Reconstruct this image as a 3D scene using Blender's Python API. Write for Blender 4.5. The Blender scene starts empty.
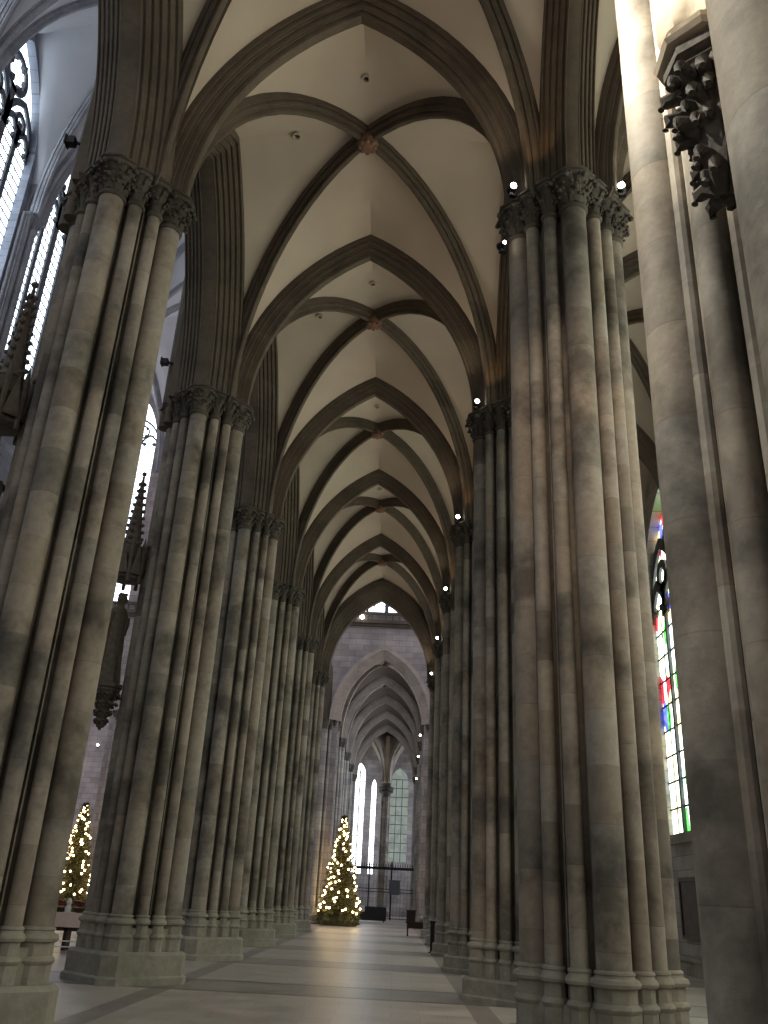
import bpy, bmesh, math, random
from mathutils import Vector, Matrix, noise
R = random.Random(7)
PI = math.pi
col = bpy.context.scene.collection

# ------------------------------------------------------------------ plan of the place (metres)
PX = 4.06            # pier rows at x = -PX and +PX
Y1 = 10.9            # first pair of piers ahead
BAY = 7.5
ZC = 12.85           # neck of the capitals
ZS = 13.55           # springing line
NX = -19.1           # far side of the main vessel
SX = 11.3            # inner face of the outer aisle wall
YT = 63.4            # far side of the transept
def yk(k): return Y1 + BAY * (k - 1)

# ------------------------------------------------------------------ materials
def new_mat(name):
    m = bpy.data.materials.new(name); m.use_nodes = True
    nt = m.node_tree; nt.nodes.clear()
    out = nt.nodes.new('ShaderNodeOutputMaterial')
    return m, nt, out
def N(nt, typ, **kw):
    n = nt.nodes.new(typ)
    for k, v in kw.items():
        if k in n.inputs: n.inputs[k].default_value = v
        else: setattr(n, k, v)
    return n
def math_n(nt, op, a, b=None, clamp=False):
    n = nt.nodes.new('ShaderNodeMath'); n.operation = op; n.use_clamp = clamp
    for i, v in enumerate((a, b)):
        if v is None: continue
        if isinstance(v, (int, float)): n.inputs[i].default_value = v
        else: nt.links.new(v, n.inputs[i])
    return n.outputs[0]
def ramp(nt, fac, stops):
    r = nt.nodes.new('ShaderNodeValToRGB'); e = r.color_ramp.elements
    while len(e) < len(stops): e.new(.5)
    for q, (p, c) in zip(e, stops): q.position = p; q.color = (*c, 1) if len(c) == 3 else c
    nt.links.new(fac, r.inputs[0]); return r.outputs[0]
def mixc(nt, fac, a, b, mode='MIX'):
    n = nt.nodes.new('ShaderNodeMix'); n.data_type = 'RGBA'; n.blend_type = mode
    if isinstance(fac, (int, float)): n.inputs[0].default_value = fac
    else: nt.links.new(fac, n.inputs[0])
    for i, v in ((6, a), (7, b)):
        if isinstance(v, tuple): n.inputs[i].default_value = (*v, 1)
        else: nt.links.new(v, n.inputs[i])
    return n.outputs[2]

def stone(name, base, h=.62, contrast=1., stain=.5, rough=.75, bump=.25, joints=True):
    """drum / block stone: tone changes from course to course, thin joints, blotchy soot stains"""
    m, nt, out = new_mat(name); L = nt.links.new
    bs = N(nt, 'ShaderNodeBsdfPrincipled', Roughness=rough); L(bs.outputs[0], out.inputs[0])
    tc = N(nt, 'ShaderNodeTexCoord'); oi = N(nt, 'ShaderNodeObjectInfo')
    geo = N(nt, 'ShaderNodeNewGeometry')
    sx = N(nt, 'ShaderNodeSeparateXYZ'); L(geo.outputs['Position'], sx.inputs[0])
    rnd = math_n(nt, 'MULTIPLY', oi.outputs['Random'], 9.)
    zz = math_n(nt, 'ADD', math_n(nt, 'DIVIDE', sx.outputs[2], h), rnd)
    fl = math_n(nt, 'FLOOR', zz)
    key = math_n(nt, 'ADD', fl, math_n(nt, 'MULTIPLY', oi.outputs['Random'], 371.))
    wn = N(nt, 'ShaderNodeTexWhiteNoise', noise_dimensions='1D'); L(key, wn.inputs['W'])
    c1 = ramp(nt, wn.outputs[0], [(0, tuple(v*(1-.42*contrast) for v in base)), (.18, tuple(v*(1-.2*contrast) for v in base)),
                                  (.6, base), (1, tuple(min(1, v*(1+.22*contrast)) for v in base))])
    # warm / cool shift
    sep = N(nt, 'ShaderNodeSeparateColor'); L(wn.outputs[1], sep.inputs[0])
    c1 = mixc(nt, math_n(nt, 'MULTIPLY', sep.outputs[1], .5*contrast), c1, tuple(v*k for v, k in zip(base, (1.08, .95, .80))))
    n1 = N(nt, 'ShaderNodeTexNoise', Scale=.9, Detail=5., Roughness=.6); L(geo.outputs['Position'], n1.inputs['Vector'])
    st = ramp(nt, n1.outputs[0], [(.36, (1-stain,)*3), (.52, (1, 1, 1)), (.7, (1.08, 1.08, 1.06))])
    c2 = mixc(nt, 1., c1, st, 'MULTIPLY')
    n2 = N(nt, 'ShaderNodeTexNoise', Scale=7., Detail=6., Roughness=.7); L(geo.outputs['Position'], n2.inputs['Vector'])
    c3 = mixc(nt, 1., c2, ramp(nt, n2.outputs[0], [(.3, (.8, .8, .8)), (.65, (1.1, 1.1, 1.1))]), 'MULTIPLY')
    bumpv = n2.outputs[0]
    if joints:
        fr = math_n(nt, 'FRACT', zz)
        j = math_n(nt, 'LESS_THAN', fr, .016)
        c3 = mixc(nt, math_n(nt, 'MULTIPLY', j, .22), c3, (.06, .05, .04))
    L(c3, bs.inputs['Base Color'])
    bp = N(nt, 'ShaderNodeBump', Strength=bump, Distance=.03); L(bumpv, bp.inputs['Height']); L(bp.outputs[0], bs.inputs['Normal'])
    return m
def plain(name, c, rough=.6, metal=0., var=.15, scale=6., bump=.1):
    m, nt, out = new_mat(name); L = nt.links.new
    bs = N(nt, 'ShaderNodeBsdfPrincipled', Roughness=rough, Metallic=metal); L(bs.outputs[0], out.inputs[0])
    geo = N(nt, 'ShaderNodeNewGeometry')
    n = N(nt, 'ShaderNodeTexNoise', Scale=scale, Detail=5.); L(geo.outputs['Position'], n.inputs['Vector'])
    L(ramp(nt, n.outputs[0], [(.3, tuple(v*(1-var) for v in c)), (.7, tuple(min(1, v*(1+var)) for v in c))]), bs.inputs['Base Color'])
    bp = N(nt, 'ShaderNodeBump', Strength=bump, Distance=.02); L(n.outputs[0], bp.inputs['Height']); L(bp.outputs[0], bs.inputs['Normal'])
    return m
def ashlar(name, c, bw=1.1, bh=.45, swap='XZ'):
    m, nt, out = new_mat(name); L = nt.links.new
    bs = N(nt, 'ShaderNodeBsdfPrincipled', Roughness=.85); L(bs.outputs[0], out.inputs[0])
    geo = N(nt, 'ShaderNodeNewGeometry'); sx = N(nt, 'ShaderNodeSeparateXYZ'); L(geo.outputs['Position'], sx.inputs[0])
    cb = N(nt, 'ShaderNodeCombineXYZ'); L(sx.outputs['XYZ'.index(swap[0])], cb.inputs[0]); L(sx.outputs[2], cb.inputs[1])
    b = N(nt, 'ShaderNodeTexBrick', Scale=1.); b.inputs['Brick Width'].default_value = bw; b.inputs['Row Height'].default_value = bh
    b.inputs['Mortar Size'].default_value = .012; b.inputs['Bias'].default_value = 0
    b.inputs['Color1'].default_value = (*[v*.82 for v in c], 1); b.inputs['Color2'].default_value = (*[v*1.15 for v in c], 1)
    b.inputs['Mortar'].default_value = (*[v*.5 for v in c], 1); L(cb.outputs[0], b.inputs['Vector'])
    n = N(nt, 'ShaderNodeTexNoise', Scale=.7, Detail=6.); L(geo.outputs['Position'], n.inputs['Vector'])
    L(mixc(nt, 1., b.outputs[0], ramp(nt, n.outputs[0], [(.35, (.68, .68, .70)), (.65, (1.1, 1.08, 1.05))]), 'MULTIPLY'), bs.inputs['Base Color'])
    return m
def emit(name, c, s):
    m, nt, out = new_mat(name)
    e = N(nt, 'ShaderNodeEmission', Strength=s); e.inputs[0].default_value = (*c, 1)
    nt.links.new(e.outputs[0], out.inputs[0]); return m
def day_glass(name, c, s, var=.25, cell=.35):
    """leaded clear glass, back-lit by the sky: small quarries of slightly different strength"""
    m, nt, out = new_mat(name); L = nt.links.new
    geo = N(nt, 'ShaderNodeNewGeometry')
    v = N(nt, 'ShaderNodeTexVoronoi', Scale=1/cell); L(geo.outputs['Position'], v.inputs['Vector'])
    sep = N(nt, 'ShaderNodeSeparateColor'); L(v.outputs['Color'], sep.inputs[0])
    e = N(nt, 'ShaderNodeEmission'); L(e.outputs[0], out.inputs[0])
    L(mixc(nt, sep.outputs[0], c, tuple(q*(1-var) for q in c)), e.inputs[0]); e.inputs[1].default_value = s
    return m
def stained(name, s):
    m, nt, out = new_mat(name); L = nt.links.new
    geo = N(nt, 'ShaderNodeNewGeometry')
    mp = N(nt, 'ShaderNodeMapping'); mp.inputs['Scale'].default_value = (1, 2.3, 1.15); L(geo.outputs['Position'], mp.inputs[0])
    v = N(nt, 'ShaderNodeTexVoronoi', Scale=1.); L(mp.outputs[0], v.inputs['Vector'])
    sep = N(nt, 'ShaderNodeSeparateColor'); L(v.outputs['Color'], sep.inputs[0])
    c = ramp(nt, sep.outputs[0], [(0, (.9, .95, .8)), (.30, (.95, .9, .55)), (.44, (.8, 1, .95)), (.60, (.75, .03, .05)),
                                  (.68, (.95, 1, .9)), (.78, (.08, .45, .08)), (.84, (.08, .10, .65)), (.92, (.95, .85, .4))])
    c.node.color_ramp.interpolation = 'CONSTANT'
    v2 = N(nt, 'ShaderNodeTexVoronoi', Scale=5.5); L(geo.outputs['Position'], v2.inputs['Vector'])
    sep2 = N(nt, 'ShaderNodeSeparateColor'); L(v2.outputs['Color'], sep2.inputs[0])
    k = ramp(nt, sep2.outputs[1], [(0, (.35, .4, .4)), (.5, (.9, .9, .8)), (1, (1.3, 1.3, 1.3))])
    e = N(nt, 'ShaderNodeEmission', Strength=s); L(mixc(nt, 1., c, k, 'MULTIPLY'), e.inputs[0]); L(e.outputs[0], out.inputs[0])
    return m

M = {}
M['pier'] = stone('pier_stone', (.295, .27, .24), h=.72, contrast=1.15, stain=.6)
M['core'] = stone('core_stone', (.22, .20, .17), h=.72, contrast=.9, stain=.5)  # darker than the shafts: shade of the recesses put into the colour
M['plinth'] = stone('plinth_stone', (.33, .315, .27), h=5, contrast=.3, stain=.25, joints=False)
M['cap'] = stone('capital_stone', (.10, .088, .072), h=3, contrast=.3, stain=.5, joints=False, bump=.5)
M['rib'] = stone('rib_stone', (.12, .097, .075), h=.8, contrast=.5, stain=.3)
M['web'] = plain('vault_plaster', (.56, .485, .405), .9, var=.10, scale=.5, bump=.03)
M['boss'] = plain('boss_stone', (.22, .12, .08), .8)
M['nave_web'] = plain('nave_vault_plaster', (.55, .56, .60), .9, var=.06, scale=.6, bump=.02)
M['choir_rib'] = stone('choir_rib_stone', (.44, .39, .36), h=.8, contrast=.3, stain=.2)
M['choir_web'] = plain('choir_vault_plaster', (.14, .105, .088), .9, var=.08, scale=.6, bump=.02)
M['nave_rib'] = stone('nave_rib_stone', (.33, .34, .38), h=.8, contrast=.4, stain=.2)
M['wall_y'] = ashlar('ashlar_side_wall', (.40, .38, .36), swap='YZ')
M['wall_x'] = ashlar('ashlar_cross_wall', (.40, .365, .37), swap='XZ')
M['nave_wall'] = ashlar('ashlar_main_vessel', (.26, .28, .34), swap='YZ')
M['tracery'] = plain('tracery_stone', (.10, .105, .12), .85)
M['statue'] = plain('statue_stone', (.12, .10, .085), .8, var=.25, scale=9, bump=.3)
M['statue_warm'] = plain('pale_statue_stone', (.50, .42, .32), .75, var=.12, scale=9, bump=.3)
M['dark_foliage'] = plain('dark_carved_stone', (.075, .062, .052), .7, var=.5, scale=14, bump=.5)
M['iron'] = plain('dark_iron', (.02, .02, .022), .5, .6)
M['black'] = plain('black_board', (.015, .015, .018), .5)
M['wood'] = plain('dark_wood', (.045, .022, .015), .45, var=.35)
M['canvas'] = plain('dark_painting', (.05, .035, .028), .5, var=.6, scale=3)
M['cloth'] = plain('pale_pink_cloth', (.75, .60, .55), .8, var=.05)
M['white'] = plain('white_card', (.75, .75, .72), .6, var=.03)
M['needle'] = plain('fir_needles', (.13, .12, .04), .8, var=.5, scale=4)  # warm tone carries the golden glow of the fairy lights
M['bark'] = plain('bark', (.06, .04, .03), .9)
M['flower'] = plain('red_brown_flowers', (.22, .05, .035), .7, var=.3, scale=20)
M['bulb'] = emit('fairy_light', (1, .72, .36), 26)
M['lamp'] = emit('lamp_lens', (1, .95, .82), 30)
M['glass_nave'] = day_glass('clerestory_glass', (.78, .90, 1.0), 5.0)
M['glass_far'] = day_glass('far_window_glass', (.86, .93, 1.0), 4.0, var=.12)
M['glass_back'] = day_glass('west_window_glass', (1.0, .97, .93), 1.3)
M['glass_green'] = day_glass('pale_green_glass', (.50, .58, .52), .55, var=.25, cell=.5)
M['stained'] = stained('stained_glass', 4.5)

def floor_mat():
    m, nt, out = new_mat('floor_slabs'); L = nt.links.new
    bs = N(nt, 'ShaderNodeBsdfPrincipled'); L(bs.outputs[0], out.inputs[0])
    geo = N(nt, 'ShaderNodeNewGeometry'); sx = N(nt, 'ShaderNodeSeparateXYZ'); L(geo.outputs['Position'], sx.inputs[0])
    b = N(nt, 'ShaderNodeTexBrick', Scale=1.); b.inputs['Brick Width'].default_value = .95; b.inputs['Row Height'].default_value = .62
    b.inputs['Mortar Size'].default_value = .004; b.inputs['Color1'].default_value = (.42, .37, .335, 1); b.inputs['Color2'].default_value = (.48, .425, .385, 1)
    b.inputs['Mortar'].default_value = (.2, .18, .16, 1); L(geo.outputs['Position'], b.inputs['Vector'])
    # dark bands: across the aisle at every pair of piers, and along both pier rows
    yy = math_n(nt, 'DIVIDE', math_n(nt, 'SUBTRACT', sx.outputs[1], Y1 + .1 - BAY*4), BAY)
    d = math_n(nt, 'ABSOLUTE', math_n(nt, 'SUBTRACT', math_n(nt, 'FRACT', math_n(nt, 'ADD', yy, .5)), .5))   # 0 on the pier line
    cross = math_n(nt, 'LESS_THAN', d, 1.2/BAY)
    inner = math_n(nt, 'LESS_THAN', d, .95/BAY)
    ax = math_n(nt, 'ABSOLUTE', sx.outputs[0])
    lon = math_n(nt, 'LESS_THAN', math_n(nt, 'ABSOLUTE', math_n(nt, 'SUBTRACT', ax, 3.05)), .22)
    c = mixc(nt, math_n(nt, 'MULTIPLY', inner, .55), b.outputs[0], (.20, .18, .17))
    edge = math_n(nt, 'SUBTRACT', cross, inner, True)
    c = mixc(nt, math_n(nt, 'MULTIPLY', edge, .8), c, (.10, .09, .085))
    c = mixc(nt, math_n(nt, 'MULTIPLY', lon, .6), c, (.13, .11, .105))
    n = N(nt, 'ShaderNodeTexNoise', Scale=1.3, Detail=6.); L(geo.outputs['Position'], n.inputs['Vector'])
    c = mixc(nt, 1., c, ramp(nt, n.outputs[0], [(.3, (.85, .85, .85)), (.7, (1.1, 1.1, 1.1))]), 'MULTIPLY')
    L(c, bs.inputs['Base Color'])
    L(ramp(nt, n.outputs[0], [(.3, (.30,)*3), (.7, (.42,)*3)]), bs.inputs['Roughness'])
    return m
M['floor'] = floor_mat()

# ------------------------------------------------------------------ mesh helpers
def finish(name, bm, mat, parent=None, loc=(0, 0, 0), smooth=35, rz=0, **props):
    bmesh.ops.remove_doubles(bm, verts=bm.verts, dist=1e-5)
    bmesh.ops.recalc_face_normals(bm, faces=bm.faces)
    if smooth:
        lim = math.radians(smooth)
        for f in bm.faces: f.smooth = True
        for e in bm.edges:
            if len(e.link_faces) != 2 or e.calc_face_angle(0) > lim: e.smooth = False
    me = bpy.data.meshes.new(name); bm.to_mesh(me); bm.free(); me.materials.append(mat)
    return link(name, me, parent, loc, rz, **props)
def link(name, me, parent=None, loc=(0, 0, 0), rz=0, **props):
    o = bpy.data.objects.new(name, me); col.objects.link(o); o.location = loc; o.rotation_euler[2] = rz
    if parent: o.parent = parent
    for k, v in props.items(): o[k] = v
    return o
def thing(name, label, cat, loc=(0, 0, 0), rz=0, group=None):
    o = bpy.data.objects.new(name, None); col.objects.link(o); o.location = loc; o.rotation_euler[2] = rz
    o.empty_display_size = .2; o['label'] = label; o['category'] = cat
    if group: o['group'] = group
    return o
def tag(o, label, cat, group=None):
    o['label'] = label; o['category'] = cat
    if group: o['group'] = group
    return o
def kids(o): return [c for c in col.objects if c.parent == o]
def dup(root, loc, rz=None, label=None, scale=None):
    kidmap = {}
    for c in col.objects: kidmap.setdefault(c.parent, []).append(c)
    def rec(o, par):
        c = o.copy(); col.objects.link(c)
        if par: c.parent = par
        for ch in kidmap.get(o, []): rec(ch, c)
        return c
    r = rec(root, None); r.location = loc
    if rz is not None: r.rotation_euler[2] = rz
    if label: r['label'] = label
    if scale: r.scale = scale
    return r
def box(bm, x0, x1, y0, y1, z0, z1, mp=None):
    vs = [bm.verts.new(mp(*p) if mp else p) for p in ((x0,y0,z0),(x1,y0,z0),(x1,y1,z0),(x0,y1,z0),(x0,y0,z1),(x1,y0,z1),(x1,y1,z1),(x0,y1,z1))]
    for f in ((0,1,2,3),(4,5,6,7),(0,1,5,4),(1,2,6,5),(2,3,7,6),(3,0,4,7)): bm.faces.new([vs[i] for i in f])
def rings(bm, rr, close=True, caps=True):
    vs = [[bm.verts.new(p) for p in r] for r in rr]
    n = len(vs[0])
    for a, b in zip(vs, vs[1:]):
        for i in range(n if close else n-1):
            j = (i+1) % n
            try: bm.faces.new((a[i], a[j], b[j], b[i]))
            except ValueError: pass
    if caps and close:
        bm.faces.new(vs[0]); bm.faces.new(vs[-1])
    return vs
def lathe(bm, prof, n=20, cx=0, cy=0, rot=0, sx=1, sy=1):
    rings(bm, [[(cx+sx*r*math.cos(2*PI*i/n+rot), cy+sy*r*math.sin(2*PI*i/n+rot), z) for i in range(n)] for r, z in prof])
def prism(bm, pts, z0, z1): rings(bm, [[(x, y, z0) for x, y in pts], [(x, y, z1) for x, y in pts]])
def ball(bm, c, r, sub=1, sc=(1, 1, 1)):
    g = bmesh.ops.create_icosphere(bm, subdivisions=sub, radius=r)
    for v in g['verts']: v.co = Vector((v.co.x*sc[0], v.co.y*sc[1], v.co.z*sc[2])) + Vector(c)
def tube(bm, pts, rad, n=8):
    pts = [Vector(p) for p in pts]; rr = []
    for i, p in enumerate(pts):
        t = (pts[min(i+1, len(pts)-1)] - pts[max(i-1, 0)]).normalized()
        a = t.cross(Vector((0, 0, 1)) if abs(t.z) < .9 else Vector((1, 0, 0))).normalized(); b = t.cross(a)
        r = rad[i] if isinstance(rad, (list, tuple)) else rad
        rr.append([p + r*(math.cos(2*PI*k/n)*a + math.sin(2*PI*k/n)*b) for k in range(n)])
    rings(bm, rr)

# ------------------------------------------------------------------ piers
RB, RS, OB, OS = .21, .115, .81, .745
def leaf(bm, ang, r0, z0, out, up, s):
    """one curled crocket leaf on a capital"""
    c, n_ = math.cos(ang), math.sin(ang)
    def P(r, z, t=0): return (c*r - n_*t, n_*r + c*t, z)
    path = [(r0, z0, .40*s), (r0+out*.30, z0+up*.45, .52*s), (r0+out*.65, z0+up*.8, .50*s), (r0+out, z0+up*.98, .34*s)]
    rings(bm, [[P(r-.03*s, z, -w), P(r+.16*s, z+.02, 0), P(r-.03*s, z, w), P(r-.12*s, z+.03, 0)] for r, z, w in path])
    ball(bm, P(r0+out*1.02, z0+up*.82), .30*s, 1, (1, 1, .9))
    ball(bm, P(r0+out*.85, z0+up*.96, .30*s), .22*s, 1)
    ball(bm, P(r0+out*.85, z0+up*.96, -.30*s), .22*s, 1)
    ball(bm, P(r0+out*.62, z0+up*.50, .36*s), .17*s, 1)
    ball(bm, P(r0+out*.62, z0+up*.50, -.36*s), .17*s, 1)
def capital_mesh(r, n):
    bm = bmesh.new()
    lathe(bm, [(r, -.06), (r+.035, -.04), (r+.045, 0), (r+.03, .03), (r+.005, .05), (r+.01, .2), (r*1.25, .42), (r*1.45+.02, .56), (r*1.45+.02, .58)], 16)
    s = r*.95 if n > 6 else r*1.05
    s = min(s, .19)
    for row, (z0, up, ot, dr) in enumerate(((.04, .27, .13, 0), (.26, .29, .21, .5))):
        for i in range(n): leaf(bm, 2*PI*(i+dr)/n + R.uniform(-.08, .08), r, z0, ot*(r/.21)**.5, up, s*R.uniform(.85, 1.1))
    q = r*1.45 + .09
    lathe(bm, [(q-.03, .57), (q, .60), (q, .63), (q-.03, .65), (q+.02, .67), (q+.02, .70)], 8, rot=PI/8)
    return bm
def base_mesh(r):
    bm = bmesh.new()
    q = r*1.28
    lathe(bm, [(q, -.62), (q, -.32), (q+.02, -.30), (q+.032, -.27), (q+.02, -.24), (q-.01, -.215), (q-.015, -.03)], 8, rot=PI/8)
    lathe(bm, [(q-.005, -.06), (q+.025, -.045), (q+.038, -.01), (q+.02, .03), (r+.03, .05), (r+.02, .075), (r+.035, .09), (r+.03, .115), (r, .13)], 20)
    return bm
def shaft_mesh(r, z0, z1):
    bm = bmesh.new(); n = 20
    zs = [z0 + (z1-z0)*i/6 for i in range(7)]
    lathe(bm, [(r, z) for z in zs], n); return bm
def core_outline(sc=1.):
    pts = []
    for i in range(180):
        a = 360*i/180
        m = a % 90
        r = .54
        for c, w, d in ((15, 3, .15), (45, 3, .15), (75, 3, .15)):
            if abs(m-c) < w: r = .54 + d
        pts.append((sc*r*math.cos(math.radians(a)), sc*r*math.sin(math.radians(a))))
    return pts
def mk(bm, name, mat, smooth=35):
    o = finish(name, bm, mat, smooth=smooth); me = o.data; bpy.data.objects.remove(o); return me
ZB = 1.12
ME = {}
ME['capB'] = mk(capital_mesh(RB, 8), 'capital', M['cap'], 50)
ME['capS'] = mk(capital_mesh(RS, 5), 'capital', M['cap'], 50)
ME['baseB'] = mk(base_mesh(RB), 'shaft_base', M['plinth'])
ME['baseS'] = mk(base_mesh(RS), 'shaft_base', M['plinth'])
ME['shB'] = mk(shaft_mesh(RB, .6, ZC), 'shaft', M['pier'])
ME['shS'] = mk(shaft_mesh(RS, .6, ZC), 'shaft', M['pier'])
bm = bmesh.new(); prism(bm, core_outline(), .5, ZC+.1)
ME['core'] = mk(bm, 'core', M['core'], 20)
def plinth_pts(h, t): return [(h, -t), (h, t), (t, h), (-t, h), (-h, t), (-h, -t), (-t, -h), (t, -h)]
bm = bmesh.new()
rings(bm, [[(x, y, z) for x, y in plinth_pts(h, t)] for h, t, z in ((1.24, .2, 0), (1.24, .2, .12), (1.19, .17, .16), (1.19, .17, .52), (1.13, .15, .58))])
prism(bm, plinth_pts(.98, .1), .57, 1.0)
ME['plinth'] = mk(bm, 'plinth', M['plinth'])
bm = bmesh.new()
pts = [(x, y) for x, y in core_outline(1.5)]
rings(bm, [[(x*k, y*k, z) for x, y in pts] for k, z in ((.93, ZC+.50), (1.0, ZC+.60), (1.02, ZC+.64), (1.02, ZC+.69))])
ME['abacus'] = mk(bm, 'abacus', M['cap'])
# mass of masonry out of which the ribs grow, above the capitals
bm = bmesh.new()
lathe(bm, [(.62, ZS-.05), (.60, ZS+1.0), (.58, ZS+3.4), (.5, ZS+4.6)], 16)
ME['springer'] = mk(bm, 'springer', M['rib'])
def fill_pier(t, nave_side=False):
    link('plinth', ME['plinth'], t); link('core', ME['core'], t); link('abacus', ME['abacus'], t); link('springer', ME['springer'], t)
    for i in range(12):
        a = i*PI/6; big = i % 3 == 0
        # the two slim shafts of each quarter sit closer to the diagonal face
        if big: x, y = OB*math.cos(a), OB*math.sin(a)
        else:
            q = (i//3)*PI/2; aa = q + math.radians(30.5 if i % 3 == 1 else 59.5); x, y = OS*math.cos(aa), OS*math.sin(aa)
        s = link('shaft', ME['shB' if big else 'shS'], t, (x, y, 0))
        link('capital', ME['capB' if big else 'capS'], s, (0, 0, ZC)); link('shaft_base', ME['baseB' if big else 'baseS'], s, (0, 0, ZB))
ORD = ['first', 'second', 'third', 'fourth', 'fifth', 'sixth']
left, right = [], []
t = thing('clustered_pier', 'x', 'pier', (-PX, yk(1), 0), group='clustered piers along the aisle'); fill_pier(t); proto = t
LL = ['nearest and largest clustered stone pier of the left row, cut by the photo edge',
      'second clustered pier in left row, full plinth in view, dark statue on its left',
      'third clustered pier of the left row, just behind the pier with the statue',
      'fourth clustered pier of the left row, between the third and fifth',
      'fifth clustered pier of the left row, narrow and mostly hidden',
      'last clustered pier of the left row, right beside the lit fir tree']
LR = ['nearest complete clustered pier of the right row, warm lit with two white lamps',
      'second dark clustered pier of right row, directly behind the warm lit one',
      'third clustered pier of right row, one lamp on its capital',
      'fourth clustered pier of right row, with the black post at its foot',
      'fifth clustered pier of right row, slim dark strip deep in the aisle',
      'last clustered pier of right row, beside the small dark table']
for k in range(1, 7):
    if k == 1: t['label'] = LL[0]; left.append(t)
    else: left.append(dup(proto, (-PX, yk(k), 0), label=LL[k-1]))
    right.append(dup(proto, (PX, yk(k), 0), label=LR[k-1]))
for p in right:
    for c in col.objects:
        if c.parent == p and c.name.startswith('plinth'): c.scale[2] = .72
        elif c.parent == p and c.name.startswith('shaft'):
            for d in col.objects:
                if d.parent == c and d.name.startswith('shaft_base'): d.location[2] = ZB-.12
# tall shafts that carry the high vault, on the main-vessel side of the left piers
bm = bmesh.new()
for dx, dy, r in ((-1.08, 0, .17), (-.92, .3, .12), (-.92, -.3, .12)):
    tube(bm, [(dx, dy, ZC), (dx, dy, 33)], r, 12)
box(bm, -.95, -.3, -.55, .55, ZS, 33)
me_vs = mk(bm, 'vault_shaft', M['rib'])
for p in left: link('vault_shaft', me_vs, p)

# the pier at the right edge of the picture: same shafts, plus a stout near shaft that stands forward
t0 = thing('clustered_pier', 'huge pale pier filling the right edge, statue console on its side', 'pier', (PX-.04, 3.4, 0), group='clustered piers along the aisle')
link('plinth', ME['plinth'], t0); 
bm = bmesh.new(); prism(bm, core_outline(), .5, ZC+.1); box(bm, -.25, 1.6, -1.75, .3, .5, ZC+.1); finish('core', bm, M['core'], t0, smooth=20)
link('abacus', ME['abacus'], t0); link('springer', ME['springer'], t0)
for i in (3, 4, 5, 6, 7):
    big = i % 3 == 0
    if big: x, y = OB*math.cos(i*PI/6), OB*math.sin(i*PI/6)
    else:
        aa = (i//3)*PI/2 + math.radians(30.5 if i % 3 == 1 else 59.5); x, y = OS*math.cos(aa), OS*math.sin(aa)
    s = link('shaft', ME['shB' if big else 'shS'], t0, (x, y, 0))
    link('capital', ME['capB' if big else 'capS'], s, (0, 0, ZC)); link('shaft_base', ME['baseB' if big else 'baseS'], s, (0, 0, ZB))
for (x, y, r) in ((-.62, -1.55, .34), (-.36, -.80, .13), (-.28, -1.08, .12)):
    bm = shaft_mesh(r, .6, ZC); s = finish('shaft', bm, M['pier'], t0, (x, y, 0))
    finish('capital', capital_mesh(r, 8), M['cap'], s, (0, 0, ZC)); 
    finish('shaft_base', base_mesh(r), M['plinth'], s, (0, 0, ZB))
for ang, rad_, rr_ in ((196.5, .80, .05), (203, .77, .035), (226, .80, .045)):
    bm = bmesh.new(); x, y = rad_*math.cos(math.radians(ang)), rad_*math.sin(math.radians(ang))
    tube(bm, [(x, y, .9), (x, y, ZC)], rr_, 10); finish('slender_roll', bm, M['pier'], t0)
bm = bmesh.new(); prism(bm, plinth_pts(.62, .3), 0, .58)
finish('plinth', bm, M['plinth'], t0, (-.5, -1.5, 0))

# ------------------------------------------------------------------ arches and ribs
def prof_arch(w, d, steps):
    """moulded profile (lateral b, outward n), from one back corner round the soffit to the other"""
    half = [(w, d)]
    for i in range(steps):
        f0 = 1 - i/steps; f1 = 1 - (i+1)/steps
        b0, b1 = w*(.22+.78*f0), w*(.22+.78*f1); n0, n1 = d*f0*.70, d*f1*.70
        db, dn = b0-b1, n0-n1
        half += [(b0, n0), (b0+db*.02, n0-dn*.18), (b0-db*.10, n0-dn*.36), (b0-db*.28, n0-dn*.34), (b0-db*.36, n0-dn*.12), (b0-db*.60, n0-dn*.10),
                 (b0-db*.68, n0-dn*.40), (b0-db*.72, n0-dn*.80), (b0-db*.86, n0-dn*.96)]
    half += [(w*.22, .0+d*.02), (w*.12, -.0)]
    return half + [(-b, n) for b, n in reversed(half)]
def arch_bm(s, rise, prof, z0=ZS, n=16, axis='x'):
    bm = bmesh.new(); Rr = (s*s + rise*rise)/(2*s); rr = []
    def pt(side, f, b, nn):
        fm = math.acos(max(-1, min(1, (Rr-s)/(Rr+nn)))); ph = f*fm
        u = side*(s - Rr + (Rr+nn)*math.cos(ph)); z = z0 + (Rr+nn)*math.sin(ph)
        return (u, b, z) if axis == 'x' else (b, u, z)
    seq = [(-1, i/n) for i in range(n+1)] + [(1, i/n) for i in range(n-1, -1, -1)]
    rings(bm, [[pt(sd, f, b, nn) for b, nn in prof] for sd, f in seq]); return bm
def rib_bm(L, h, ang, prof, z0=ZS, n=26, drop=.36):
    bm = bmesh.new(); ca, sa = math.cos(ang), math.sin(ang); rr = []
    for i in range(n+1):
        th = PI*i/n; c, s = -math.cos(th), math.sin(th)
        u, z = L*c, h*s
        nx, nz = c/L, s/h; q = math.hypot(nx, nz); nx, nz = nx/q, nz/q
        rr.append([((u+nx*(nn-drop))*ca - b*sa, (u+nx*(nn-drop))*sa + b*ca, z0+z+nz*(nn-drop)) for b, nn in prof])
    rings(bm, rr); return bm
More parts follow.
